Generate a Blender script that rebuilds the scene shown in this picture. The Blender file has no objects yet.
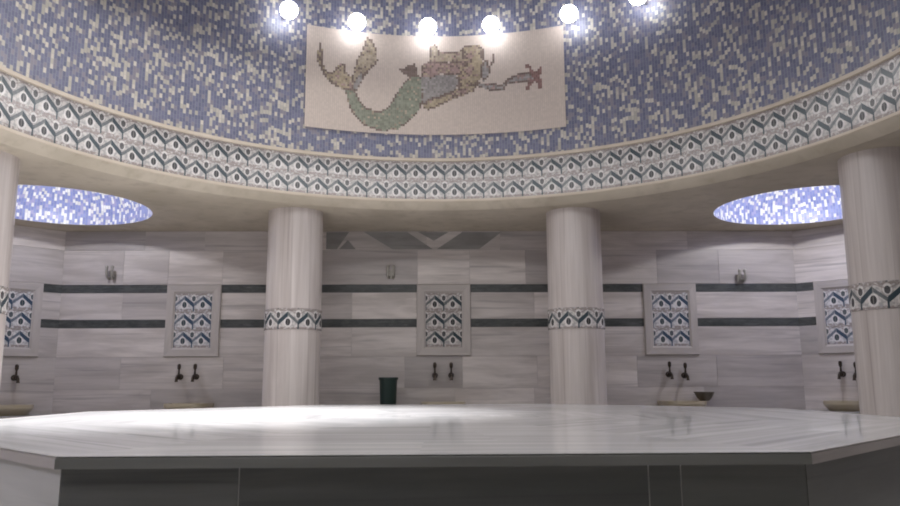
import bpy, bmesh, math, random
from mathutils import Vector, Matrix
random.seed(7)
PI = math.pi
sc = bpy.context.scene
COL = sc.collection

# ------------------------------------------------------------------ layout
W = 4.882                      # back wall
CEIL = 2.76
XL, XR = -4.67, 4.60           # back corners, where the chamfered walls start
CH = 0.78                      # chamfer leg
SIDE_L, SIDE_R, FRONT = XL - CH, XR + CH, -6.0
RING = 3.60                    # radius of the drum
HB, HT = 2.872, 3.302          # tile frieze
SLAB = 0.65                    # top of the platform
BENCH = 0.50
CAM = Vector((-0.0058, -4.8181, 0.85))
F_PX, PITCH, YAW, ROLL = 773.04, 0.1661, 0.0202, -0.0047

# ------------------------------------------------------------------ node helpers
class X:
    """tiny expression wrapper over math nodes"""
    nt = None
    def __init__(self, s): self.s = s
    @staticmethod
    def op(name, *a, clamp=False):
        n = X.nt.nodes.new('ShaderNodeMath'); n.operation = name; n.use_clamp = clamp
        for i, v in enumerate(a):
            if isinstance(v, X): X.nt.links.new(v.s, n.inputs[i])
            else: n.inputs[i].default_value = v
        return X(n.outputs[0])
    def __add__(s, o): return X.op('ADD', s, o)
    def __radd__(s, o): return X.op('ADD', o, s)
    def __sub__(s, o): return X.op('SUBTRACT', s, o)
    def __rsub__(s, o): return X.op('SUBTRACT', o, s)
    def __mul__(s, o): return X.op('MULTIPLY', s, o)
    def __rmul__(s, o): return X.op('MULTIPLY', o, s)
    def __truediv__(s, o): return X.op('DIVIDE', s, o)
    def __lt__(s, o): return X.op('LESS_THAN', s, o)
    def __gt__(s, o): return X.op('GREATER_THAN', s, o)
    def abs(s): return X.op('ABSOLUTE', s)
    def fract(s): return X.op('FRACT', s)
    def floor(s): return X.op('FLOOR', s)
    def pow(s, e): return X.op('POWER', s, e)
    def max(s, o): return X.op('MAXIMUM', s, o)
    def min(s, o): return X.op('MINIMUM', s, o)

def sstep(x, a, b):
    n = X.nt.nodes.new('ShaderNodeMapRange'); n.interpolation_type = 'SMOOTHSTEP'
    X.nt.links.new(x.s, n.inputs[0]); n.inputs[1].default_value = a; n.inputs[2].default_value = b
    return X(n.outputs[0])

def mixc(fac, a, b):
    n = X.nt.nodes.new('ShaderNodeMix'); n.data_type = 'RGBA'
    for i, v in ((0, fac), (6, a), (7, b)):
        if isinstance(v, X): X.nt.links.new(v.s, n.inputs[i])
        elif i == 0: n.inputs[i].default_value = v
        else: n.inputs[i].default_value = (*v, 1) if len(v) == 3 else v
    return X(n.outputs[2])

def comb(x, y, z=0.0):
    n = X.nt.nodes.new('ShaderNodeCombineXYZ')
    for i, v in enumerate((x, y, z)):
        if isinstance(v, X): X.nt.links.new(v.s, n.inputs[i])
        else: n.inputs[i].default_value = v
    return X(n.outputs[0])

def sep(v):
    n = X.nt.nodes.new('ShaderNodeSeparateXYZ'); X.nt.links.new(v.s, n.inputs[0])
    return [X(o) for o in n.outputs]

def noise(v, scale, detail=3, w=None, dist=0.0, rough=.55):
    n = X.nt.nodes.new('ShaderNodeTexNoise'); n.noise_dimensions = '4D' if w is not None else '3D'
    X.nt.links.new(v.s, n.inputs['Vector'])
    n.inputs['Scale'].default_value = scale; n.inputs['Detail'].default_value = detail
    n.inputs['Distortion'].default_value = dist; n.inputs['Roughness'].default_value = rough
    if w is not None: X.nt.links.new(w.s, n.inputs['W'])
    return X(n.outputs[0])

def white(v):
    n = X.nt.nodes.new('ShaderNodeTexWhiteNoise'); n.noise_dimensions = '3D'
    X.nt.links.new(v.s, n.inputs['Vector']); return X(n.outputs['Value'])

def uvs():
    n = X.nt.nodes.new('ShaderNodeUVMap'); n.uv_map = 'UVMap'; return X(n.outputs[0])

def objc():
    n = X.nt.nodes.new('ShaderNodeTexCoord'); return X(n.outputs['Object'])

def attr(name):
    n = X.nt.nodes.new('ShaderNodeAttribute'); n.attribute_name = name; return X(n.outputs['Fac'])

def mat(name, rough=.4, metal=0, color=None):
    m = bpy.data.materials.new(name); m.use_nodes = True
    X.nt = m.node_tree
    b = m.node_tree.nodes['Principled BSDF']
    b.inputs['Roughness'].default_value = rough; b.inputs['Metallic'].default_value = metal
    if color: b.inputs['Base Color'].default_value = (*color, 1)
    return m, b

def setc(b, x, inp='Base Color'): X.nt.links.new(x.s, b.inputs[inp])

def marble(name, lo, hi, vein, rough=.3, su=1.2, sv=7.0, use_slab=True, vamt=.6, tint=.22):
    """veined marble; streaks run along u"""
    m, b = mat(name, rough)
    u, v, _ = sep(uvs())
    w = attr('slab') * 31.0 if use_slab else None
    p = comb(u * su, v * sv, 0)
    n1 = noise(p, 1.0, 5, w, .6)
    n2 = noise(comb(u * su * .5, v * sv * 2.6, 3.0), 1.0, 4, w, 1.0)
    n3 = noise(comb(u * su * 3, v * sv * 6, 9.0), 1.0, 3, w, .3)
    c = mixc(sstep(n1, .32, .66), lo, hi)
    c = mixc(sstep(n2, .54, .70) * vamt, c, vein)
    c = mixc(sstep(n3, .35, .7) * .18, c, vein)
    if use_slab:
        k = attr('slab')
        c = mixc((1.0 - k) * tint, c, (vein[0] * .75, vein[1] * .76, vein[2] * .78))
    setc(b, c)
    return m, b

# ------------------------------------------------------------------ materials
M = {}
M['wall'], _ = marble('wall marble', (.54, .485, .46), (.77, .705, .675), (.33, .30, .295), .30, 1.0, 7.0, vamt=.6, tint=.6)
M['strip'], _ = marble('dark strip marble', (.035, .04, .04), (.075, .08, .08), (.20, .20, .20), .3, 6, 14, vamt=.45)
M['frame'], _ = marble('frame marble', (.46, .415, .395), (.56, .51, .485), (.36, .33, .315), .3, 1.5, 6)
M['inlay'], _ = marble('grey inlay marble', (.23, .22, .215), (.30, .29, .28), (.18, .175, .175), .3, 2, 8)
M['column'], _ = marble('column marble', (.50, .44, .42), (.68, .62, .60), (.34, .29, .27), .28, .5, 9, vamt=.6)
M['top'], bt = marble('platform top marble', (.42, .415, .42), (.66, .65, .655), (.22, .22, .235), .38, .55, 7.5, vamt=.75, tint=.25)
bt.inputs['Coat Weight'].default_value = .75; bt.inputs['Coat Roughness'].default_value = .03
M['base'], _ = marble('grey base marble', (.15, .155, .145), (.24, .24, .225), (.09, .09, .088), .35, .6, 5)
M['baselit'], _ = marble('lit base marble', (.52, .51, .48), (.62, .60, .57), (.42, .41, .39), .4, .6, 5)  # left-front base side: the light falling on it is put into the colour
M['edge'], _ = marble('shaded edge marble', (.24, .24, .225), (.33, .33, .31), (.16, .16, .155), .35, .6, 5)  # front nosing only: shade on that side painted as a darker tone
M['basin'], _ = marble('yellowed basin marble', (.52, .44, .31), (.60, .54, .44), (.42, .35, .24), .35, 2, 6)
M['floor'], _ = marble('floor marble', (.42, .41, .40), (.52, .51, .50), (.33, .33, .33), .35, 1.2, 5)

m, b = mat('aged beige plaster', .75)
p = objc(); n1 = noise(p, 1.3, 5); n2 = noise(p, 7, 4)
setc(b, mixc(sstep(n2, .45, .75) * .5, mixc(sstep(n1, .3, .7), (.42, .365, .29), (.54, .475, .39)), (.33, .28, .215)))
M['plaster'] = m
m, b = mat('beige stone lip', .5)
p = objc(); setc(b, mixc(noise(p, 5, 4), (.50, .42, .33), (.68, .60, .51))); M['lip'] = m

def mosaic(name, cell, frac, blues, cream):
    m, b = mat(name, .35)
    u, v, _ = sep(uvs())
    cu = u / cell
    cv = v / (cell * 1.45) + white(comb(cu.floor(), 3.0, 5.0))      # every column of stones starts at its own height
    cellv = comb(cu.floor(), cv.floor(), 1.0)
    r1 = white(cellv); r2 = white(comb(cu.floor(), cv.floor(), 7.0)); r3 = white(comb(cu.floor(), cv.floor(), 12.0))
    cl = noise(cellv, .33, 2)
    prob = r1 * .85 + (1.0 - cl) * .4
    iscream = prob < frac
    cb = mixc(r2, blues[0], blues[1])
    cb = mixc((r3 < .18), cb, blues[2])
    cc = mixc(r2, cream[0], cream[1])
    c = mixc(iscream, cb, cc)
    fu, fv = cu.fract(), cv.fract()
    g = ((fu < .12).max(fu > .88)).max((fv < .04).max(fv > .96))
    c = mixc(g * .5, c, (.30, .30, .33))
    setc(b, c); return m
M['mosaic'] = mosaic('blue speckled mosaic', .0315, .425, ((.125, .132, .21), (.185, .19, .28), (.24, .22, .265)), ((.42, .39, .34), (.62, .57, .50)))
M['mosaic2'] = mosaic('niche dome mosaic', .03, .46, ((.14, .17, .36), (.21, .24, .46), (.28, .27, .44)), ((.50, .49, .47), (.70, .69, .67)))

def tilework(name, band, drop, ground):
    m, b = mat(name, .22)
    u, v, _ = sep(uvs())
    fu, fv = u.fract(), v.fract()
    t = (fu - .5).abs() * 2.0                      # 1 at tile edge = peak, 0 at middle = valley
    du = .5 - (fu - .5).abs()                      # distance from the tile edge
    z = .35 + .42 * t.pow(1.08)
    left = fu < .5
    d = (fv - z).abs()
    w = .085 + .035 * left
    n = noise(comb(u * 1.0, v * 1.0, 0), 6, 2)
    c = mixc(sstep(n, .4, .62), ground, (ground[0] * .62, ground[1] * .64, ground[2] * .66))
    # rose-grey scrolls between the rows
    scroll = ((fv < .13).max(fv > .9)) * (noise(comb(u, v, 4.0), 8, 2) > .45)
    c = mixc(scroll * .8, c, (.27, .22, .21))
    hal1 = ((du / .20).pow(2) + ((fv - .36) / .25).pow(2))
    c = mixc((hal1 < 1.0) * (fv < z) * .6, c, (.80, .77, .76))
    hal2 = (((fu - .5) / .17).pow(2) + ((fv - .74) / .22).pow(2))
    c = mixc((hal2 < 1.0) * (fv > z) * .6, c, (.78, .75, .74))
    c = mixc(((hal2 - 1.15).abs() < .18) * (fv > z) * .5, c, (.27, .22, .20))
    c = mixc(((fv - (.74 + .24 * t)).abs() < .03) * .55, c, (.24, .19, .18))
    c = mixc(((fu - .5).abs() < .035) * (fv < .36), c, band)
    c = mixc((d < w) * (.78 + .22 * left), c, band)
    a1 = (du / .12).pow(2) + ((fv - .37) / .17).pow(2)
    c = mixc(a1 < 1.0, c, drop)
    a2 = ((fu - .5) / .105).pow(2) + ((fv - .71) / .15).pow(2)
    c = mixc((a2 < 1.0) * .9, c, drop)
    edge = ((fu < .012).max(fu > .988)).max((fv < .012).max(fv > .988))
    c = mixc(edge * .5, c, (.4, .38, .36))
    setc(b, c); return m
M['tile'] = tilework('teal chevron tile', (.045, .065, .08), (.045, .045, .05), (.62, .58, .56))
M['tileblue'] = tilework('blue chevron tile', (.05, .08, .13), (.045, .065, .08), (.68, .66, .67))

M['bronze'], _ = mat('dark bronze', .4, .8, (.07, .055, .045))
M['steel'], _ = mat('brushed metal', .35, .6, (.42, .40, .36))
M['bin'], _ = mat('dark green plastic', .45, 0, (.012, .03, .026))
M['bowl'], _ = mat('tarnished metal', .45, .5, (.13, .11, .085))
M['lampmetal'], _ = mat('lamp metal', .35, .9, (.5, .5, .52))
m, b = mat('lit lamp glass', .3, 0, (1, 1, 1))
b.inputs['Emission Color'].default_value = (.94, .96, 1, 1); b.inputs['Emission Strength'].default_value = 14
M['glow'] = m
def tess(name, c, var=.25):
    m, b = mat(name, .4)
    u, v, _ = sep(uvs())
    r = white(comb(u.floor(), v.floor(), 2.0))
    fu = u.fract()
    cc = mixc(r, tuple(x * (1 - var) for x in c), tuple(min(1, x * (1 + var * .6)) for x in c))
    cc = mixc(((fu < .12).max(fu > .88)) * .3, cc, (.36, .31, .30))
    setc(b, cc); return m
TES = ['cream', 'green', 'brown', 'tan', 'grey', 'rose', 'red', 'yellow']
TC = dict(cream=(.60, .51, .45), green=(.25, .265, .205), brown=(.19, .14, .12), tan=(.40, .33, .25), grey=(.32, .295, .285),
          rose=(.36, .25, .23), red=(.26, .15, .135), yellow=(.40, .325, .225))
for k in TES: M['t_' + k] = tess('mosaic ' + k, TC[k], .06 if k == 'cream' else .28)

# ------------------------------------------------------------------ mesh helpers
def link(name, bm, mats, parent=None, smooth=False, bevel=0.0, auto=None):
    me = bpy.data.meshes.new(name)
    bmesh.ops.recalc_face_normals(bm, faces=bm.faces) if auto is None else None
    bm.to_mesh(me); bm.free()
    if not isinstance(mats, (list, tuple)): mats = [mats]
    for q in mats: me.materials.append(q)
    if smooth:
        for p in me.polygons: p.use_smooth = True
        if hasattr(me, 'set_sharp_from_angle'): me.set_sharp_from_angle(angle=math.radians(40))
    o = bpy.data.objects.new(name, me); COL.objects.link(o)
    if parent: o.parent = parent
    if bevel:
        md = o.modifiers.new('bevel', 'BEVEL'); md.width = bevel; md.segments = 2; md.limit_method = 'ANGLE'
    return o

def tag(o, label, cat, group=None):
    o['label'] = label; o['category'] = cat
    if group: o['group'] = group
    return o

def empty(name, loc, label, cat, group=None, rz=0):
    o = bpy.data.objects.new(name, None); COL.objects.link(o)
    o.location = loc; o.rotation_euler = (0, 0, rz); o.empty_display_size = .1
    return tag(o, label, cat, group)

def structure(o): o['kind'] = 'structure'; return o

def copy_tree(o, parent=None):
    c = o.copy(); COL.objects.link(c)
    if parent: c.parent = parent
    for ch in list(o.children): copy_tree(ch, c)
    return c

def newbm():
    bm = bmesh.new(); bm.loops.layers.uv.new('UVMap'); bm.faces.layers.float.new('slab'); return bm

def addface(bm, pts, uv=None, slab=.5, mi=0):
    vs = [bm.verts.new(p) for p in pts]
    f = bm.faces.new(vs); f.material_index = mi
    f[bm.faces.layers.float['slab']] = slab
    if uv:
        L = bm.loops.layers.uv['UVMap']
        for l, t in zip(f.loops, uv): l[L].uv = t
    return f

def prism(bm, poly, fr, d0, d1, slab=.5, mi=0, inset=0.0):
    """poly: (s,z) outline; fr(s,z,d)->Vector; extruded between depths d0 (front) and d1 (back)"""
    n = len(poly)
    addface(bm, [fr(s, z, d0) for s, z in poly], [(s, z) for s, z in poly], slab, mi)
    for i in range(n):
        a, c = poly[i], poly[(i + 1) % n]
        addface(bm, [fr(*a, d0), fr(*c, d0), fr(*c, d1), fr(*a, d1)], [(a[0], a[1]), (c[0], c[1]), (c[0] + .02, c[1] + .02), (a[0] + .02, a[1] + .02)], slab, mi)
    addface(bm, [fr(s, z, d1) for s, z in poly][::-1], [(s, z) for s, z in poly][::-1], slab, mi)

def box(bm, x0, x1, y0, y1, z0, z1, slab=.5, mi=0):
    def fr(s, z, d): return Vector((s, d, z))
    prism(bm, [(x0, z0), (x1, z0), (x1, z1), (x0, z1)], fr, y0, y1, slab, mi)

def revolve(bm, prof, seg=64, a0=0.0, a1=2 * PI, uvr=None, vscale=1.0, v0=0.0, uscale=1.0, slab=.5, mi=0, c=(0, 0, 0), uvz=False):
    """profile (r,z) around the z axis; u = angle*uvr*uscale, v = running length*vscale (or height)"""
    L = bm.loops.layers.uv['UVMap']; S = bm.faces.layers.float['slab']
    full = abs(a1 - a0 - 2 * PI) < 1e-6
    run = [v0]
    for i in range(1, len(prof)): run.append(run[-1] + vscale * math.hypot(prof[i][0] - prof[i - 1][0], prof[i][1] - prof[i - 1][1]))
    if uvz: run = [z * vscale + v0 for r, z in prof]
    rows = []
    for r, z in prof:
        if r < 1e-6: rows.append([bm.verts.new((c[0], c[1], c[2] + z))] * (seg + 1)); continue
        vs = []
        for k in range(seg if full else seg + 1):
            a = a0 + (a1 - a0) * k / seg
            vs.append(bm.verts.new((c[0] + r * math.sin(a), c[1] + r * math.cos(a), c[2] + z)))
        if full: vs.append(vs[0])
        rows.append(vs)
    for i in range(len(prof) - 1):
        rr = uvr if uvr else max(prof[i][0], prof[i + 1][0])
        for k in range(seg):
            q = [rows[i][k], rows[i][k + 1], rows[i + 1][k + 1], rows[i + 1][k]]
            ua, ub = (a0 + (a1 - a0) * k / seg) * rr * uscale, (a0 + (a1 - a0) * (k + 1) / seg) * rr * uscale
            t = [(ua, run[i]), (ub, run[i]), (ub, run[i + 1]), (ua, run[i + 1])]
            vv, tt = [], []
            for a, b_ in zip(q, t):
                if a not in vv: vv.append(a); tt.append(b_)
            if len(vv) < 3: continue
            f = bm.faces.new(vv); f.material_index = mi; f[S] = slab
            for l, x in zip(f.loops, tt): l[L].uv = x

def tube(bm, pts, rad, seg=10, caps=True, mi=0):
    S = bm.faces.layers.float['slab']
    pts = [Vector(p) for p in pts]
    rad = rad if isinstance(rad, (list, tuple)) else [rad] * len(pts)
    up = Vector((0, 0, 1)); rings = []
    for i, p in enumerate(pts):
        t = (pts[min(i + 1, len(pts) - 1)] - pts[max(i - 1, 0)]).normalized()
        ref = Vector((1, 0, 0)) if abs(t.z) > .9 or abs(t.x) < .5 else Vector((0, 0, 1))
        a = t.cross(ref).normalized(); b_ = t.cross(a).normalized()
        rings.append([bm.verts.new(p + (a * math.cos(2 * PI * k / seg) + b_ * math.sin(2 * PI * k / seg)) * rad[i]) for k in range(seg)])
    for i in range(len(rings) - 1):
        for k in range(seg):
            f = bm.faces.new([rings[i][k], rings[i][(k + 1) % seg], rings[i + 1][(k + 1) % seg], rings[i + 1][k]]); f[S] = .5; f.material_index = mi
    if caps:
        bm.faces.new(rings[0][::-1]).material_index = mi; bm.faces.new(rings[-1]).material_index = mi

def ball(bm, c, r, mi=0, sz=1.0, seg=16):
    n = 10
    prof = [(r * math.sin(PI * i / n), -r * sz * math.cos(PI * i / n)) for i in range(n + 1)]
    prof[0] = (0, prof[0][1]); prof[-1] = (0, prof[-1][1])
    revolve(bm, prof, seg, c=c, mi=mi)

# ------------------------------------------------------------------ room shell
def wallframe(p0, p1):
    p0, p1 = Vector((*p0, 0)), Vector((*p1, 0))
    d = (p1 - p0).normalized(); n = Vector((d.y, -d.x, 0))           # n points into the room when p0->p1 runs clockwise from inside-left to right
    def fr(s, z, off): return p0 + d * s + n * off + Vector((0, 0, z))
    return fr, (p1 - p0).length, d, n

ROWS = [(0, .45, 0), (.45, .785, 0), (.785, 1.174, 0), (1.174, 1.535, 0), (1.535, 1.64, 1), (1.64, 1.972, 0), (1.972, 2.077, 1), (2.077, 2.514, 0), (2.514, CEIL, 0)]
def build_wall(name, p0, p1, panels=(), force=(), inlays=(), dim=False):
    fr, L, d, n = wallframe(p0, p1)
    bm = newbm(); g = .0025
    for (z0, z1, dark) in ROWS:
        cuts = [0, L]
        blocked = []
        if 1.2 < z1 and z0 < 2.05:
            for (a, c_) in panels: blocked.append((a + .01, c_ - .01))
        spans = []; cur = 0
        for a, c_ in sorted(blocked):
            if a > cur: spans.append((cur, a))
            cur = max(cur, c_)
        if cur < L: spans.append((cur, L))
        for a, c_ in spans:
            x = a
            while x < c_ - 1e-4:
                ln = random.uniform(.75, 1.5) if not dark else random.uniform(.9, 1.6)
                e = x + ln
                if c_ - e < .4: e = c_
                # forced slab edges in this row
                sl = random.random() ** .6
                for (fa, fb, fz0, fz1, fs) in force:
                    if abs(fz0 - z0) < .02:
                        if x < fa - .02 and e > fa - .3: e = fa
                        elif abs(x - fa) < .03: e = fb; sl = fs
                xa, xb = (x if x < 1e-4 else x + g), (e if e > L - 1e-4 else e - g)
                prism(bm, [(xa, z0 + g), (xb, z0 + g), (xb, z1 - g), (xa, z1 - g)], fr, 0, -.012, sl, 1 if dark else 0)
                x = e
    for poly in inlays:
        prism(bm, poly, fr, .002, -.004, .8, 2)
    prism(bm, [(0, 0), (L, 0), (L, CEIL), (0, CEIL)], fr, -.006, -.14, .2, 0)
    return structure(link(name, bm, [M['base'] if dim else M['wall'], M['strip'], M['inlay']], auto=0))

def px2wall():
    pass
OFF = -XL
fw = .68
PAN = [(-3.016, 'left'), (.108, 'mid'), (2.97, 'right')]
pans = [(x + OFF - fw / 2, x + OFF + fw / 2) for x, _ in PAN]
force = [(.108 + OFF - .49, .108 + OFF + .23, .785, 1.174, .0),
         (-3.016 + OFF - .34, -3.016 + OFF + .34, 2.077, 2.514, .98), (.108 + OFF - .33, .108 + OFF + .33, 2.077, 2.514, .9),
         (1.15 + OFF, 2.0 + OFF, 2.077, 2.514, .15), (2.97 + OFF - .45, 2.97 + OFF + .55, .785, 1.174, .35)]
def iz(y): return 2.755 - (y - 231.5) / (250 - 231.5) * (2.755 - 2.52)
def ix(x): return (x - 435.2) * .01256 + OFF
def ipoly(*pts): return [(ix(x), iz(y)) for x, y in pts]
inl = [ipoly((363, 232), (407, 232), (433, 249.5), (392, 249.5)), ipoly((418, 232), (449, 232), (434, 241)),
       ipoly((437, 249.5), (463, 232), (503, 232), (480, 249.5)), ipoly((338, 249.5), (347, 240), (355, 249.5)),
       ipoly((325, 249.5), (325, 232), (348, 232), (336, 249.5))]
inl = [p[::-1] for p in inl]
build_wall('wall_back', (XL, W), (XR, W), pans, force, inl)
cl = CH * math.sqrt(2)
mid = cl / 2
build_wall('wall_back_left', (SIDE_L, W - CH), (XL, W), [(mid - fw / 2, mid + fw / 2)])
build_wall('wall_back_right', (XR, W), (SIDE_R, W - CH), [(mid - fw / 2, mid + fw / 2)])
build_wall('wall_left', (SIDE_L, FRONT), (SIDE_L, W - CH))
build_wall('wall_right', (SIDE_R, W - CH), (SIDE_R, FRONT))
build_wall('wall_front', (SIDE_R, FRONT), (SIDE_L, FRONT), dim=True)

ROOM = [(SIDE_L, FRONT), (SIDE_R, FRONT), (SIDE_R, W - CH), (XR, W), (XL, W), (SIDE_L, W - CH)]
bm = newbm()
nx, ny = 12, 12
x0, x1, y0, y1 = SIDE_L, SIDE_R, FRONT, W
for i in range(nx):
    for j in range(ny):
        a, b2 = x0 + (x1 - x0) * i / nx, x0 + (x1 - x0) * (i + 1) / nx
        c_, d_ = y0 + (y1 - y0) * j / ny, y0 + (y1 - y0) * (j + 1) / ny
        addface(bm, [(a + .002, c_ + .002, 0), (b2 - .002, c_ + .002, 0), (b2 - .002, d_ - .002, 0), (a + .002, d_ - .002, 0)], [(a, c_), (b2, c_), (b2, d_), (a, d_)], random.random())
addface(bm, [(x0, y0, -.004), (x1, y0, -.004), (x1, y1, -.004), (x0, y1, -.004)], [(0, 0), (1, 0), (1, 1), (0, 1)], .2)
structure(link('floor', bm, M['floor'], auto=0))

NICHE = [(-4.128, 3.507), (4.128, 3.507), (-4.128, -3.507), (4.128, -3.507)]
NR = .975
bm = newbm(); edges = []
def loop(pts):
    vs = [bm.verts.new((x, y, CEIL)) for x, y in pts]
    for i in range(len(vs)): edges.append(bm.edges.new((vs[i], vs[(i + 1) % len(vs)])))
e_ = .13
loop([(SIDE_L - e_, FRONT - e_), (SIDE_R + e_, FRONT - e_), (SIDE_R + e_, W - CH + .05), (XR + .05, W + e_), (XL - .05, W + e_), (SIDE_L - e_, W - CH + .05)])
LIPR = 3.68
loop([(LIPR * math.sin(2 * PI * k / 128), LIPR * math.cos(2 * PI * k / 128)) for k in range(128)])
for cx, cy in NICHE: loop([(cx + NR * math.sin(2 * PI * k / 64), cy + NR * math.cos(2 * PI * k / 64)) for k in range(64)])
bmesh.ops.triangle_fill(bm, edges=edges, use_beauty=True)
structure(link('ceiling', bm, M['plaster']))
# rounded lip, frieze, thin trim, drum and dome
bm = newbm()
revolve(bm, [(3.592, 2.838), (3.582, 2.842), (3.582, 2.866), (RING, HB)], 128)
structure(link('trim_1', bm, M['lip']))
bm = newbm()
revolve(bm, [(LIPR, CEIL), (3.672, 2.765), (3.625, 2.80), (3.598, 2.828), (3.592, 2.838)], 128)
structure(link('trim_5', bm, M['plaster'], smooth=True))
bm = newbm(); NT = 104
revolve(bm, [(RING, HB), (RING, HT)], 208, uvr=1.0, uscale=NT / (2 * PI), vscale=2 / (HT - HB))
structure(link('trim_2', bm, M['tile'], auto=0))
bm = newbm()
revolve(bm, [(RING, HT), (3.575, HT + .004), (3.575, HT + .036), (RING, HT + .04)], 128)
structure(link('trim_3', bm, M['lip']))
bm = newbm()
DT = 5.15
prof = [(RING, HT + .04 + (DT - HT - .04) * i / 6) for i in range(7)] + [(RING * math.cos(PI / 2 * i / 14), DT + 2.6 * math.sin(PI / 2 * i / 14)) for i in range(1, 15)]
prof[-1] = (0, prof[-1][1])
revolve(bm, prof, 128, uvr=RING)
structure(link('ceiling_dome', bm, M['mosaic'], smooth=True))
for i, (cx, cy) in enumerate(NICHE):
    bm = newbm()
    prof = [(NR, 0), (NR, .12)] + [(NR * math.cos(PI / 2 * k / 12), .12 + .62 * math.sin(PI / 2 * k / 12)) for k in range(1, 13)]
    prof[-1] = (0, prof[-1][1])
    revolve(bm, prof, 64, uvr=NR, c=(cx, cy, CEIL))
    structure(link('ceiling_niche_dome', bm, M['mosaic2'], smooth=True))
# wall bench that carries the basins
bm = newbm()
BY = 4.20
bp = [(-5.40, 4.15), (-4.90, 3.62), (-4.25, BY), (4.18, BY), (4.83, 3.62), (5.33, 4.15), (XR, W - .002), (XL, W - .002)]
addface(bm, [(x, y, BENCH) for x, y in bp], [(x, y) for x, y in bp])
for i in range(len(bp)):
    a, c_ = bp[i], bp[(i + 1) % len(bp)]
    addface(bm, [(*a, 0), (*c_, 0), (*c_, BENCH), (*a, BENCH)], [(0, 0), (1, 0), (1, BENCH), (0, BENCH)])
structure(link('trim_4', bm, M['floor']))

# ------------------------------------------------------------------ platform
RS = 2.786
plat = empty('marble_platform', (0, 0, 0), 'large octagonal heated marble platform with a polished pale top in the middle of the hall', 'platform')
def octv(r): return [(r * math.cos(PI / 8 + k * PI / 4), r * math.sin(PI / 8 + k * PI / 4)) for k in range(8)]
CAPZ = .6165
bm = newbm(); ov = octv(RS)
g = .0015
for k in range(8):
    a, c_ = Vector(ov[k]), Vector(ov[(k + 1) % 8])
    d = (c_ - a).normalized(); nrm = Vector((-d.y, d.x))
    if nrm.dot(-(a + c_)) < 0: nrm = -nrm
    midp = (a + c_) / 2
    ap = -midp.dot(-nrm) if False else midp.length
    half = (c_ - a).length / 2
    nb = 5
    for j in range(nb):      # bands of slabs parallel to the edge
        h0, h1 = ap * j / nb, ap * (j + 1) / nb
        w0, w1 = half * (1 - j / nb), half * (1 - (j + 1) / nb)
        cuts = [-1, 1] if j > 2 else ([-1, -.05 + .3 * (j % 2), 1])
        for q in range(len(cuts) - 1):
            t0, t1 = cuts[q], cuts[q + 1]
            P = [midp + d * (w0 * t0) + nrm * h0, midp + d * (w0 * t1) + nrm * h0, midp + d * (w1 * t1) + nrm * h1, midp + d * (w1 * t0) + nrm * h1]
            U = [(w0 * t0 + k * 3.3, h0), (w0 * t1 + k * 3.3, h0), (w1 * t1 + k * 3.3, h1), (w1 * t0 + k * 3.3, h1)]
            if w1 < 1e-5: P, U = P[:3], U[:3]
            addface(bm, [(p.x, p.y, SLAB) for p in P], U, random.random())
top = link('top_slab', bm, M['top'], plat, auto=0)
bm = newbm()
iv = octv(RS - .09)
for k in range(8):
    a, c_, ia, ic = ov[k], ov[(k + 1) % 8], iv[k], iv[(k + 1) % 8]
    l = math.dist(a, c_)
    r_ = .006
    oa, oc = octv(RS - r_)[k], octv(RS - r_)[(k + 1) % 8]
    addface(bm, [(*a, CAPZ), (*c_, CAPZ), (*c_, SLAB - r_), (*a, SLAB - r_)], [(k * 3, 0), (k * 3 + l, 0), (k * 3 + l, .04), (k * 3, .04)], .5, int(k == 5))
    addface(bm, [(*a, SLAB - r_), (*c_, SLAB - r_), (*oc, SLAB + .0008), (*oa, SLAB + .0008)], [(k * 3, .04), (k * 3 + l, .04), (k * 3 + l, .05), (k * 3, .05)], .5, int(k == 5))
    addface(bm, [(*ia, CAPZ), (*ic, CAPZ), (*c_, CAPZ), (*a, CAPZ)], [(0, 0), (l, 0), (l, .1), (0, .1)], .5, 0)
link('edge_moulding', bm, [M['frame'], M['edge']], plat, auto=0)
bv = octv(RS - .022 / math.cos(PI / 8))
for k in range(8):
    a, c_ = Vector(bv[k]), Vector(bv[(k + 1) % 8]); l = (c_ - a).length; d = (c_ - a) / l; nn = Vector((d.y, -d.x))
    front = k == 5
    cuts = [0, -.558 + l / 2, .603 + l / 2, .696 + l / 2, l] if front else [0, l * .48, l]
    bm = newbm()
    def fr(s, z, off): p = a + d * s + nn * off; return Vector((p.x, p.y, z))
    for q in range(len(cuts) - 1):
        prism(bm, [(cuts[q] + .002, .0), (cuts[q + 1] - .002, .0), (cuts[q + 1] - .002, CAPZ), (cuts[q] + .002, CAPZ)], fr, 0, -.02, random.random())
    prism(bm, [(0.01, 0), (l - .01, 0), (l - .01, CAPZ), (0.01, CAPZ)], fr, -.002, -.03, 1.0, 1)
    link('side_panel', bm, [M['baselit'] if k == 4 else M['base'], M['baselit']], plat, auto=0)

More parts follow.
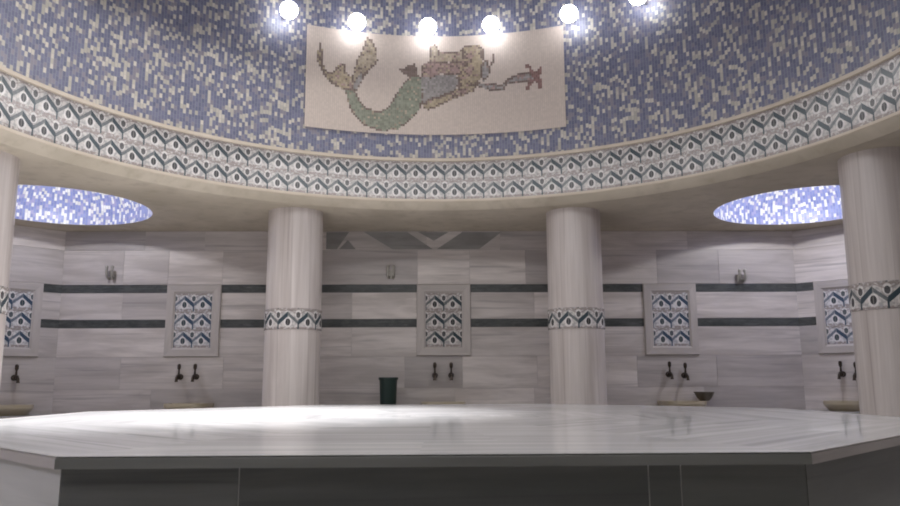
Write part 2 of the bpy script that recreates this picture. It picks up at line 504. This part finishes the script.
# ------------------------------------------------------------------ columns
CR = .305
def column(x, y, label, rot):
    t = empty('marble_column', (x, y, 0), label, 'column', 'marble columns around the platform', rot)
    bm = newbm()
    prof = [(CR + .05, 0), (CR + .05, .05), (CR + .03, .09), (CR + .004, .12)] + [(CR + .003 - .003 * i / 8, .12 + (CEIL - .12) * i / 8) for i in range(1, 9)]
    # u runs up the shaft so that the streaks are vertical
    revolve(bm, prof, 48, uvr=CR)
    L = bm.loops.layers.uv['UVMap']
    for f in bm.faces:
        for l in f.loops: u, v = l[L].uv; l[L].uv = (v, u)
    link('shaft', bm, M['column'], t, smooth=True, auto=0)
    bm = newbm()
    z0, z1 = 1.425, 1.648
    revolve(bm, [(CR, z0 - .002), (CR + .009, z0), (CR + .009, z1), (CR, z1 + .002)], 48, uvr=1.0, uscale=9 / (2 * PI), vscale=1 / (z1 - z0))
    link('tile_band', bm, M['tile'], t, smooth=True, auto=0)
    return t
def polar(R_, a): return R_ * math.sin(a), R_ * math.cos(a)
t8 = PI / 8
RC = 4.122
column(*polar(RC, -t8), 'pale marble column left of the middle taps, with a chevron tile band', .35)
column(*polar(RC, t8), 'pale marble column right of the middle taps, with a dark vertical vein', 1.3)
column(-3.86, 1.577, 'marble column cut off by the left edge of the photo', 2.2)
column(3.825, 1.577, 'shaded marble column at the right edge, partly hiding a tile panel', .8)

# ------------------------------------------------------------------ tile panels
def panel_tree():
    t = empty('tile_panel', (0, 0, 0), 'x', 'tile panel', 'framed tile panels on the walls')
    def fr(s, z, off): return Vector((s, -off, z))
    bm = newbm()
    a, c_ = fw / 2, .45                                             # outer half width / half height
    ai, ci = .226, .337
    O = [(-a, -c_), (a, -c_), (a, c_), (-a, c_)]; I = [(-ai, -ci), (ai, -ci), (ai, ci), (-ai, ci)]
    for k in range(4):
        j = (k + 1) % 4
        p = [O[k], O[j], I[j], I[k]]
        top_ = [fr(O[k][0] * .975, O[k][1] * .98, .030), fr(O[j][0] * .975, O[j][1] * .98, .030), fr(I[j][0] * 1.1, I[j][1] * 1.07, .030), fr(I[k][0] * 1.1, I[k][1] * 1.07, .030)]
        lo = [fr(*q, 0.001) for q in p]; li = [fr(*I[j], .012), fr(*I[k], .012)]
        sl = random.random()
        U = [(q[0], q[1]) if k % 2 == 0 else (q[1], q[0]) for q in p]
        addface(bm, top_, U, sl)
        addface(bm, [lo[0], lo[1], top_[1], top_[0]], U, sl)
        addface(bm, [top_[3], top_[2], li[0], li[1]], U, sl)
    link('frame', bm, M['frame'], t, auto=0)
    bm = newbm()
    nxt, nzt = 2, 3
    addface(bm, [fr(-ai, -ci, .012), fr(ai, -ci, .012), fr(ai, ci, .012), fr(-ai, ci, .012)], [(0.5, 0), (2.5, 0), (2.5, 3), (.5, 3)])
    addface(bm, [fr(-ai, -ci, .002), fr(-ai, ci, .002), fr(ai, ci, .002), fr(ai, -ci, .002)], [(0, 0)] * 4)
    link('tile_field', bm, M['tileblue'], t, auto=0)
    return t
pt = panel_tree()
cLm = ((SIDE_L + XL) / 2, W - CH / 2); cRm = ((SIDE_R + XR) / 2, W - CH / 2)
PZ = 1.627
spots = [((-3.016, W), 0, 'blue and white tile panel framed in marble left of the two middle columns', None),
         ((.108, W), 0, 'grey and white tile panel framed in marble between the two middle columns', 'tile'),
         ((2.97, W), 0, 'blue and white tile panel framed in marble, above the basin with a metal bowl', None),
         (cLm, PI / 4, 'tile panel on the angled wall at the left edge of the photo', None),
         (cRm, -PI / 4, 'tile panel on the angled wall, half hidden behind the right column', None)]
for i, ((x, y), rz, lab, mm) in enumerate(spots):
    o = pt if i == 0 else copy_tree(pt)
    o.location = (x, y, PZ); o.rotation_euler = (0, 0, rz); o['label'] = lab
    if mm:
        for ch in o.children:
            if ch.name.startswith('tile_field'):
                ch.data = ch.data.copy(); ch.data.materials[0] = M[mm]

# ------------------------------------------------------------------ basins
def basin_tree():
    t = empty('wash_basin', (0, 0, 0), 'x', 'basin', 'marble wash basins under the taps')
    hw, dp, H = .27, .42, .118
    bm = newbm()
    n = 24
    def ring(w, d, z, cy=0.0):
        pts = []
        for k in range(n + 1):                                     # flat back on the wall, rounded front
            a = PI * k / n
            pts.append((-w * math.copysign(abs(math.cos(a)) ** .6, math.cos(a)), -cy - d * abs(math.sin(a)) ** .6, z))
        return pts
    seq = [ring(hw * .8, dp * .8, 0), ring(hw * .97, dp * .97, H * .55), ring(hw, dp, H * .7), ring(hw, dp, H), ring(hw * .84, dp * .86, H, .0), ring(hw * .8, dp * .82, H * .8), ring(hw * .55, dp * .6, .03)]
    seq = [[(x, y - .002, z) for x, y, z in r] for r in seq]
    for i in (4, 5, 6): seq[i] = [(x, min(y, -.05), z) for x, y, z in seq[i]]
    V = [[bm.verts.new(p) for p in r] for r in seq]
    L = bm.loops.layers.uv['UVMap']
    for i in range(len(V) - 1):
        m_ = len(V[i])
        for k in range(m_):
            f = bm.faces.new([V[i][k], V[i][(k + 1) % m_], V[i + 1][(k + 1) % m_], V[i + 1][k]])
            for l in f.loops: l[L].uv = (l.vert.co.x * 1.3, l.vert.co.z + l.vert.co.y)
    bm.faces.new(V[0]); bm.faces.new(V[-1])
    link('bowl', bm, M['basin'], t)
    bm = newbm(); revolve(bm, [(0, .034), (.022, .034), (.026, .031), (.026, .028)], 16, c=(0, -.2, 0))
    link('drain', bm, M['steel'], t)
    return t
bt_ = basin_tree()
D = Vector((math.sqrt(.5), -math.sqrt(.5), 0))
bs = [((-2.98, W), 0, 'marble wash basin under the left pair of taps, sunk behind the platform'),
      ((.10, W), 0, 'yellowed marble wash basin under the taps between the middle columns'),
      ((3.02, W), 0, 'marble wash basin with a metal bowl on its rim'),
      (cLm, PI / 4, 'marble wash basin on the angled wall at the left edge'),
      (cRm, -PI / 4, 'marble wash basin beside the foot of the right column')]
for i, ((x, y), rz, lab) in enumerate(bs):
    o = bt_ if i == 0 else copy_tree(bt_)
    o.location = (x, y, BENCH); o.rotation_euler = (0, 0, rz); o['label'] = lab

# ------------------------------------------------------------------ taps
def tap_tree():
    t = empty('tap', (0, 0, 0), 'x', 'tap', 'bronze taps over the basins')
    bm = newbm(); tube(bm, [(0, -.001, 0), (0, -.010, 0), (0, -.014, 0)], [.036, .036, .028], 16); link('wall_flange', bm, M['bronze'], t, smooth=True)
    bm = newbm()
    tube(bm, [(0, -.012, 0), (0, -.04, 0), (0, -.075, .0), (0, -.10, -.004)], [.020, .024, .034, .026], 14)
    link('body', bm, M['bronze'], t, smooth=True)
    bm = newbm()
    tube(bm, [(0, -.085, -.002), (0, -.12, -.002), (0, -.145, -.014), (0, -.152, -.04), (0, -.152, -.062)], [.022, .019, .017, .016, .021], 12)
    link('spout', bm, M['bronze'], t, smooth=True)
    h = bm = newbm()
    tube(bm, [(0, -.07, .02), (0, -.07, .075), (0, -.07, .085)], [.014, .010, .012], 10)
    tube(bm, [(0, -.07, .085), (0, -.07, .10), (0, -.07, .135), (0, -.07, .152), (0, -.07, .158)], [.011, .020, .022, .017, .006], 12)
    link('handle', bm, M['bronze'], t, smooth=True)
    return t
tt = tap_tree()
s2 = math.sqrt(.5)
def chl(s): return (XL - s * s2, W - s * s2)
def chr_(s): return (XR + s * s2, W - s * s2)
TZ = .935
taps = [((-3.135, W), TZ, 0, 'left bronze tap of the pair below the left blue tile panel'), ((-2.94, W), TZ, 0, 'right bronze tap of the pair below the left blue tile panel'),
        ((-.005, W), TZ + .005, 0, 'left bronze tap on the grey slab between the middle columns'), ((.197, W), TZ + .005, 0, 'right bronze tap on the grey slab between the middle columns'),
        ((2.905, W), TZ + .005, 0, 'taller left tap over the basin with the metal bowl'), ((3.10, W), TZ - .01, 0, 'lower right tap over the basin with the metal bowl'),
        (chl(.455), TZ - .005, PI / 4, 'single bronze tap visible at the left edge of the photo'),
        (chr_(.468), TZ - .005, -PI / 4, 'bronze tap clear of the right column, on the angled wall'), (chr_(.635), TZ - .02, -PI / 4, 'bronze tap half hidden by the edge of the right column')]
for i, ((x, y), z, rz, lab) in enumerate(taps):
    o = tt if i == 0 else copy_tree(tt)
    o.location = (x, y, z); o.rotation_euler = (0, 0, rz); o['label'] = lab

# ------------------------------------------------------------------ hooks
def hook_tree():
    t = empty('robe_hook', (0, 0, 0), 'x', 'hook', 'metal robe hooks over the dark stripe')
    bm = newbm(); box(bm, -.045, .045, -.012, -.0005, -.05, .05); link('back_plate', bm, M['steel'], t, bevel=.004)
    for s in (-1, 1):
        bm = newbm()
        tube(bm, [(s * .02, -.010, -.03), (s * .024, -.05, -.045), (s * .034, -.085, -.02), (s * .036, -.095, .04), (s * .034, -.088, .085)], [.014, .015, .016, .016, .018], 10)
        ball(bm, (s * .034, -.088, .09), .022)
        link('prong', bm, M['steel'], t, smooth=True)
    return t
ht = hook_tree()
for i, (x, z, lab) in enumerate([(-4.056, 2.2, 'double metal robe hook on the wall under the left niche dome'), (3.886, 2.14, 'double metal robe hook on the wall under the right niche dome'), (-.557, 2.2, 'double metal robe hook between the middle columns')]):
    o = ht if i == 0 else copy_tree(ht)
    o.location = (x, W, z); o['label'] = lab

# ------------------------------------------------------------------ bin and bowl
t = empty('waste_bin', (-.56, 4.55, BENCH), 'dark green plastic bin standing by the wall behind the platform', 'bin')
bm = newbm()
revolve(bm, [(0, 0), (.088, 0), (.092, .006), (.107, .40), (.100, .40), (.086, .012), (0, .012)], 28); link('body', bm, M['bin'], t, smooth=True)
bm = newbm(); revolve(bm, [(.100, .385), (.116, .385), (.119, .398), (.116, .414), (.103, .416), (.100, .41)], 28); link('rim', bm, M['bin'], t, smooth=True)

t = empty('washing_bowl', (3.02 + .255, W - .19, BENCH + .118), 'dark tarnished metal bowl at the right end of the wash basin', 'bowl')
bm = newbm()
revolve(bm, [(0, 0), (.055, 0), (.06, .005), (.085, .03), (.108, .075), (.116, .10), (.111, .10), (.10, .072), (.078, .034), (.05, .01), (0, .008)], 32)
link('vessel', bm, M['bowl'], t, smooth=True)
bm = newbm(); revolve(bm, [(.110, .098), (.121, .096), (.124, .102), (.119, .108), (.110, .105)], 32); link('rim', bm, M['bowl'], t, smooth=True)

# ------------------------------------------------------------------ mermaid mosaic
fwd = Vector((math.sin(YAW) * math.cos(PITCH), math.cos(YAW) * math.cos(PITCH), math.sin(PITCH)))
r0 = Vector((math.cos(YAW), -math.sin(YAW), 0)); u0 = r0.cross(fwd)
RT = r0 * math.cos(ROLL) + u0 * math.sin(ROLL); UP = u0 * math.cos(ROLL) - r0 * math.sin(ROLL)
A0, A1, Z0, Z1 = math.radians(-23.35), math.radians(23.62), 3.617, 4.80
NX, NZ = 126, 50
# the drawing is laid out in panel units: x 0..263 across, y 0..103 down
def S(pts, sx=3.333, ox=0, oy=0): return [((x / sx + ox), (y / sx + oy)) for x, y in pts]
shapes = [
 ('yellow', S([(68, 82), (74, 110), (70, 130), (78, 160), (92, 175), (108, 178), (128, 152), (146, 150), (150, 172), (172, 196), (190, 186), (196, 200), (186, 238), (152, 234), (110, 214), (76, 178), (58, 132), (60, 110)])),
 ('tan', S([(222, 52), (240, 70), (255, 96), (259, 140), (236, 166), (216, 186), (198, 220), (184, 238), (168, 214), (178, 170), (190, 130), (206, 105), (216, 78)])),
 ('grey', S([(206, 178), (216, 186), (198, 222), (186, 240), (172, 226), (184, 196)])),
 ('green', S([(150, 232), (162, 285), (178, 318), (214, 354), (270, 373), (322, 366), (356, 346), (386, 316), (402, 296), (414, 240), (400, 186), (372, 186), (346, 210), (316, 252), (300, 286), (266, 306), (226, 296), (196, 266), (186, 236)])),
 ('grey', S([(400, 190), (430, 184), (522, 184), (532, 214), (510, 240), (470, 256), (430, 268), (408, 285)])),
 ('brown', S([(326, 158), (345, 163), (362, 150), (386, 148), (392, 186), (372, 190), (346, 184)])),
 ('rose', S([(408, 150), (430, 140), (470, 146), (530, 140), (560, 150), (540, 180), (500, 186), (470, 180), (440, 196), (404, 192)])),
 ('tan', S([(430, 92), (444, 84), (455, 86), (462, 104), (500, 108), (530, 104), (545, 88), (600, 84), (612, 96), (616, 130), (600, 150), (560, 156), (520, 140), (470, 146), (430, 150)])),
 ('yellow', S([(545, 88), (600, 84), (610, 130), (604, 190), (580, 238), (556, 244), (530, 236), (526, 190), (548, 150), (540, 120)])),
 ('rose', S([(546, 118), (566, 108), (580, 124), (568, 146), (584, 160), (566, 190), (548, 176), (556, 150)])),
 ('yellow', S([(408, 284), (440, 264), (500, 246), (540, 214), (578, 214), (602, 192), (580, 240), (532, 256), (500, 270), (470, 286), (430, 301), (408, 296)])),
 ('rose', S([(512, 250), (532, 228), (560, 226), (568, 240), (540, 256), (516, 264)])),
 ('grey', S([(610, 140), (622, 132), (632, 160), (628, 190), (612, 206), (604, 190)])),
 ('brown', S([(640, 108), (652, 124), (648, 140), (638, 152), (634, 146), (644, 128)])),
 ('grey', S([(590, 208), (620, 214), (672, 218), (690, 202), (720, 186), (728, 182), (762, 180), (790, 184), (790, 200), (762, 204), (720, 208), (690, 214), (678, 234), (640, 238), (612, 228), (590, 222)])),
 ('red', S([(776, 176), (788, 172), (798, 160), (807, 160), (808, 180), (794, 188), (808, 206), (808, 230), (796, 228), (796, 212), (784, 206), (770, 218), (762, 234), (752, 228), (764, 208), (778, 196), (768, 176), (764, 162), (750, 156), (756, 148), (772, 154)])),
]
def inside(p, poly):
    x, y = p; c_ = False; n = len(poly); j = n - 1
    for i in range(n):
        xi, yi = poly[i]; xj, yj = poly[j]
        if (yi > y) != (yj > y) and x < (xj - xi) * (y - yi) / (yj - yi) + xi: c_ = not c_
        j = i
    return c_
def dist(p, poly):
    best = 1e9; P = Vector(p)
    for i in range(len(poly)):
        a, b_ = Vector(poly[i]), Vector(poly[(i + 1) % len(poly)])
        d = b_ - a; t_ = max(0, min(1, (P - a).dot(d) / max(d.length_squared, 1e-9)))
        best = min(best, (a + d * t_ - P).length)
    return best
rnd = random.Random(3)
def tess_kind(u, v):
    # the panel lies on a curved wall: unroll it to the drawing's own units
    a = A0 + (A1 - A0) * u; z = Z1 + (Z0 - Z1) * v
    P = Vector((RING * math.sin(a), RING * math.cos(a), z)) - CAM
    q = (150 + F_PX * P.dot(RT) / P.dot(fwd), 233 - F_PX * P.dot(UP) / P.dot(fwd))
    k = 'cream'
    for name, poly in shapes:
        thick = name == 'red' or (name == 'grey' and q[0] > 186) or (name == 'yellow' and q[0] < 50)
        ins = inside(q, poly)
        if ins or (thick and dist(q, poly) < (.35 if name == 'red' else .8)):
            dd = dist(q, poly); k = name
            edge = 1.6 if name in ('green', 'tan', 'yellow') else 1.2
            if name not in ('brown', 'red') and dd < edge and rnd.random() < .8: k = 'brown'
            elif name in ('yellow', 'rose', 'tan') and rnd.random() < .34: k = rnd.choice(['yellow', 'rose', 'tan', 'brown'])
            elif name == 'green' and rnd.random() < .1: k = 'tan'
            elif name == 'grey' and q[0] > 186 and rnd.random() < .4: k = 'rose'
    return k
bm = newbm()
R1 = RING - .012
grid = [[bm.verts.new((R1 * math.sin(A0 + (A1 - A0) * i / NX), R1 * math.cos(A0 + (A1 - A0) * i / NX), Z1 + (Z0 - Z1) * j / NZ)) for i in range(NX + 1)] for j in range(NZ + 1)]
L = bm.loops.layers.uv['UVMap']
for j in range(NZ):
    for i in range(NX):
        f = bm.faces.new([grid[j + 1][i], grid[j + 1][i + 1], grid[j][i + 1], grid[j][i]])
        f.material_index = TES.index(tess_kind((i + .5) / NX, (j + .5) / NZ))
        for l, q in zip(f.loops, ((i, -j - 1), (i + 1, -j - 1), (i + 1, -j), (i, -j))): l[L].uv = q
bd = [grid[0][i] for i in range(NX)] + [grid[j][NX] for j in range(NZ)] + [grid[NZ][i] for i in range(NX, 0, -1)] + [grid[j][0] for j in range(NZ, 0, -1)]
ob = [bm.verts.new((v.co.x * (RING + .003) / R1, v.co.y * (RING + .003) / R1, v.co.z)) for v in bd]
for i in range(len(bd)):
    bm.faces.new([bd[i], bd[(i + 1) % len(bd)], ob[(i + 1) % len(bd)], ob[i]])
o = link('mosaic_panel', bm, [M['t_' + k] for k in TES], auto=0)
tag(o, 'cream mosaic panel picturing a mermaid with a green tail, on the blue dome wall', 'mosaic')

# ------------------------------------------------------------------ lamps
LR, LZ = 3.40, 4.826
vis = [-27.58, -14.80, -1.30, 10.74, 25.59, 38.54]
labs = ['leftmost lit globe lamp, clear of the mosaic on the blue wall', 'lit globe lamp over the tail fluke of the mosaic mermaid', 'lit globe lamp just left of the mermaid hair',
        'lit globe lamp just right of the mermaid hair', 'lit globe lamp at the top right corner of the mosaic panel', 'rightmost lit globe lamp, cut by the top edge of the photo']
angs = [(a, labs[i], LZ) for i, a in enumerate(vis)]
a = 38.54 + 12.9
rest = []
while a < 360 - 27.58 - 6: rest.append(a); a += 12.9
def lamp_tree():
    t = empty('globe_lamp', (0, 0, 0), 'x', 'lamp', 'globe lamps around the dome wall')
    bm = newbm(); tube(bm, [(0, -.002, 0), (0, -.018, 0), (0, -.03, 0)], [.024, .024, .02], 20); link('wall_plate', bm, M['lampmetal'], t, smooth=True)
    bm = newbm(); tube(bm, [(0, -.02, 0), (0, -.06, .0), (0, -.10, 0)], [.016, .016, .03], 14); link('arm', bm, M['lampmetal'], t, smooth=True)
    bm = newbm(); ball(bm, (0, -.2, 0), .097, seg=24); link('globe', bm, M['glow'], t, smooth=True)
    return t
lt = lamp_tree()
def spot_for(a, power):
    ld = bpy.data.lights.new('lamp light', 'SPOT'); ld.energy = power; ld.spot_size = math.radians(134); ld.spot_blend = 1.0
    ld.shadow_soft_size = .07; ld.color = (1, .985, .97)
    lo = bpy.data.objects.new('lamp_light', ld); COL.objects.link(lo)
    r_ = LR - .125
    lo.location = (r_ * math.sin(a), r_ * math.cos(a), LZ - .05)
    tgt = Vector((-.5 + .9 * math.sin(a), .9 * math.cos(a), SLAB)); lo.rotation_euler = (tgt - lo.location).to_track_quat('-Z', 'Y').to_euler()
    return lo
SP = 35
for i, (ad, lab, z) in enumerate(angs):
    o = lt if i == 0 else copy_tree(lt)
    a = math.radians(ad); o.location = (RING * math.sin(a), RING * math.cos(a), z); o.rotation_euler = (0, 0, -a); o['label'] = lab
for ad in vis + rest:
    a = math.radians(ad)
    s_ = math.sin(a)
    spot_for(a, SP * (1.5 if -100 < (ad + 180) % 360 - 180 < 3 else 1.7 if abs((ad + 180) % 360 - 180) > 115 else .6))
# added unseen fill spot high in the dome, brightens the platform's left side
ld = bpy.data.lights.new('platform fill', 'SPOT'); ld.energy = 13000; ld.spot_size = math.radians(38); ld.spot_blend = 1.0; ld.shadow_soft_size = .25
lo = bpy.data.objects.new('platform_fill', ld); COL.objects.link(lo); lo.location = (.9, -.2, 7.3)
lo.rotation_euler = (Vector((-1.55, .55, SLAB)) - lo.location).to_track_quat('-Z', 'Y').to_euler()
# lamps up in the niche domes
for (cx, cy), pw in zip(NICHE, (40, 54, 100, 8)):
    ld = bpy.data.lights.new('niche light', 'POINT'); ld.energy = pw; ld.shadow_soft_size = .06; ld.color = (.97, .97, 1)
    lo = bpy.data.objects.new('niche_light', ld); COL.objects.link(lo); lo.location = (cx, cy, CEIL + .40)

# ------------------------------------------------------------------ world, camera, view
w = bpy.data.worlds.new('World'); sc.world = w; w.use_nodes = True
w.node_tree.nodes['Background'].inputs[0].default_value = (0, 0, 0, 1)
cd = bpy.data.cameras.new('Camera'); cam = bpy.data.objects.new('Camera', cd); COL.objects.link(cam)
cd.sensor_fit = 'HORIZONTAL'; cd.sensor_width = 36; cd.lens = F_PX / 900 * 36; cd.clip_start = .05
cam.matrix_world = Matrix(((RT.x, UP.x, -fwd.x, CAM.x), (RT.y, UP.y, -fwd.y, CAM.y), (RT.z, UP.z, -fwd.z, CAM.z), (0, 0, 0, 1)))
sc.camera = cam
vs = sc.view_settings
sc.display_settings.display_device = 'sRGB'
vs.view_transform = 'Standard'; vs.look = 'None'; vs.gamma = 1; vs.use_curve_mapping = False; vs.exposure = 0.0
sc.cycles.filter_width = 1.9
sc.cycles.max_bounces = 10; sc.cycles.diffuse_bounces = 6
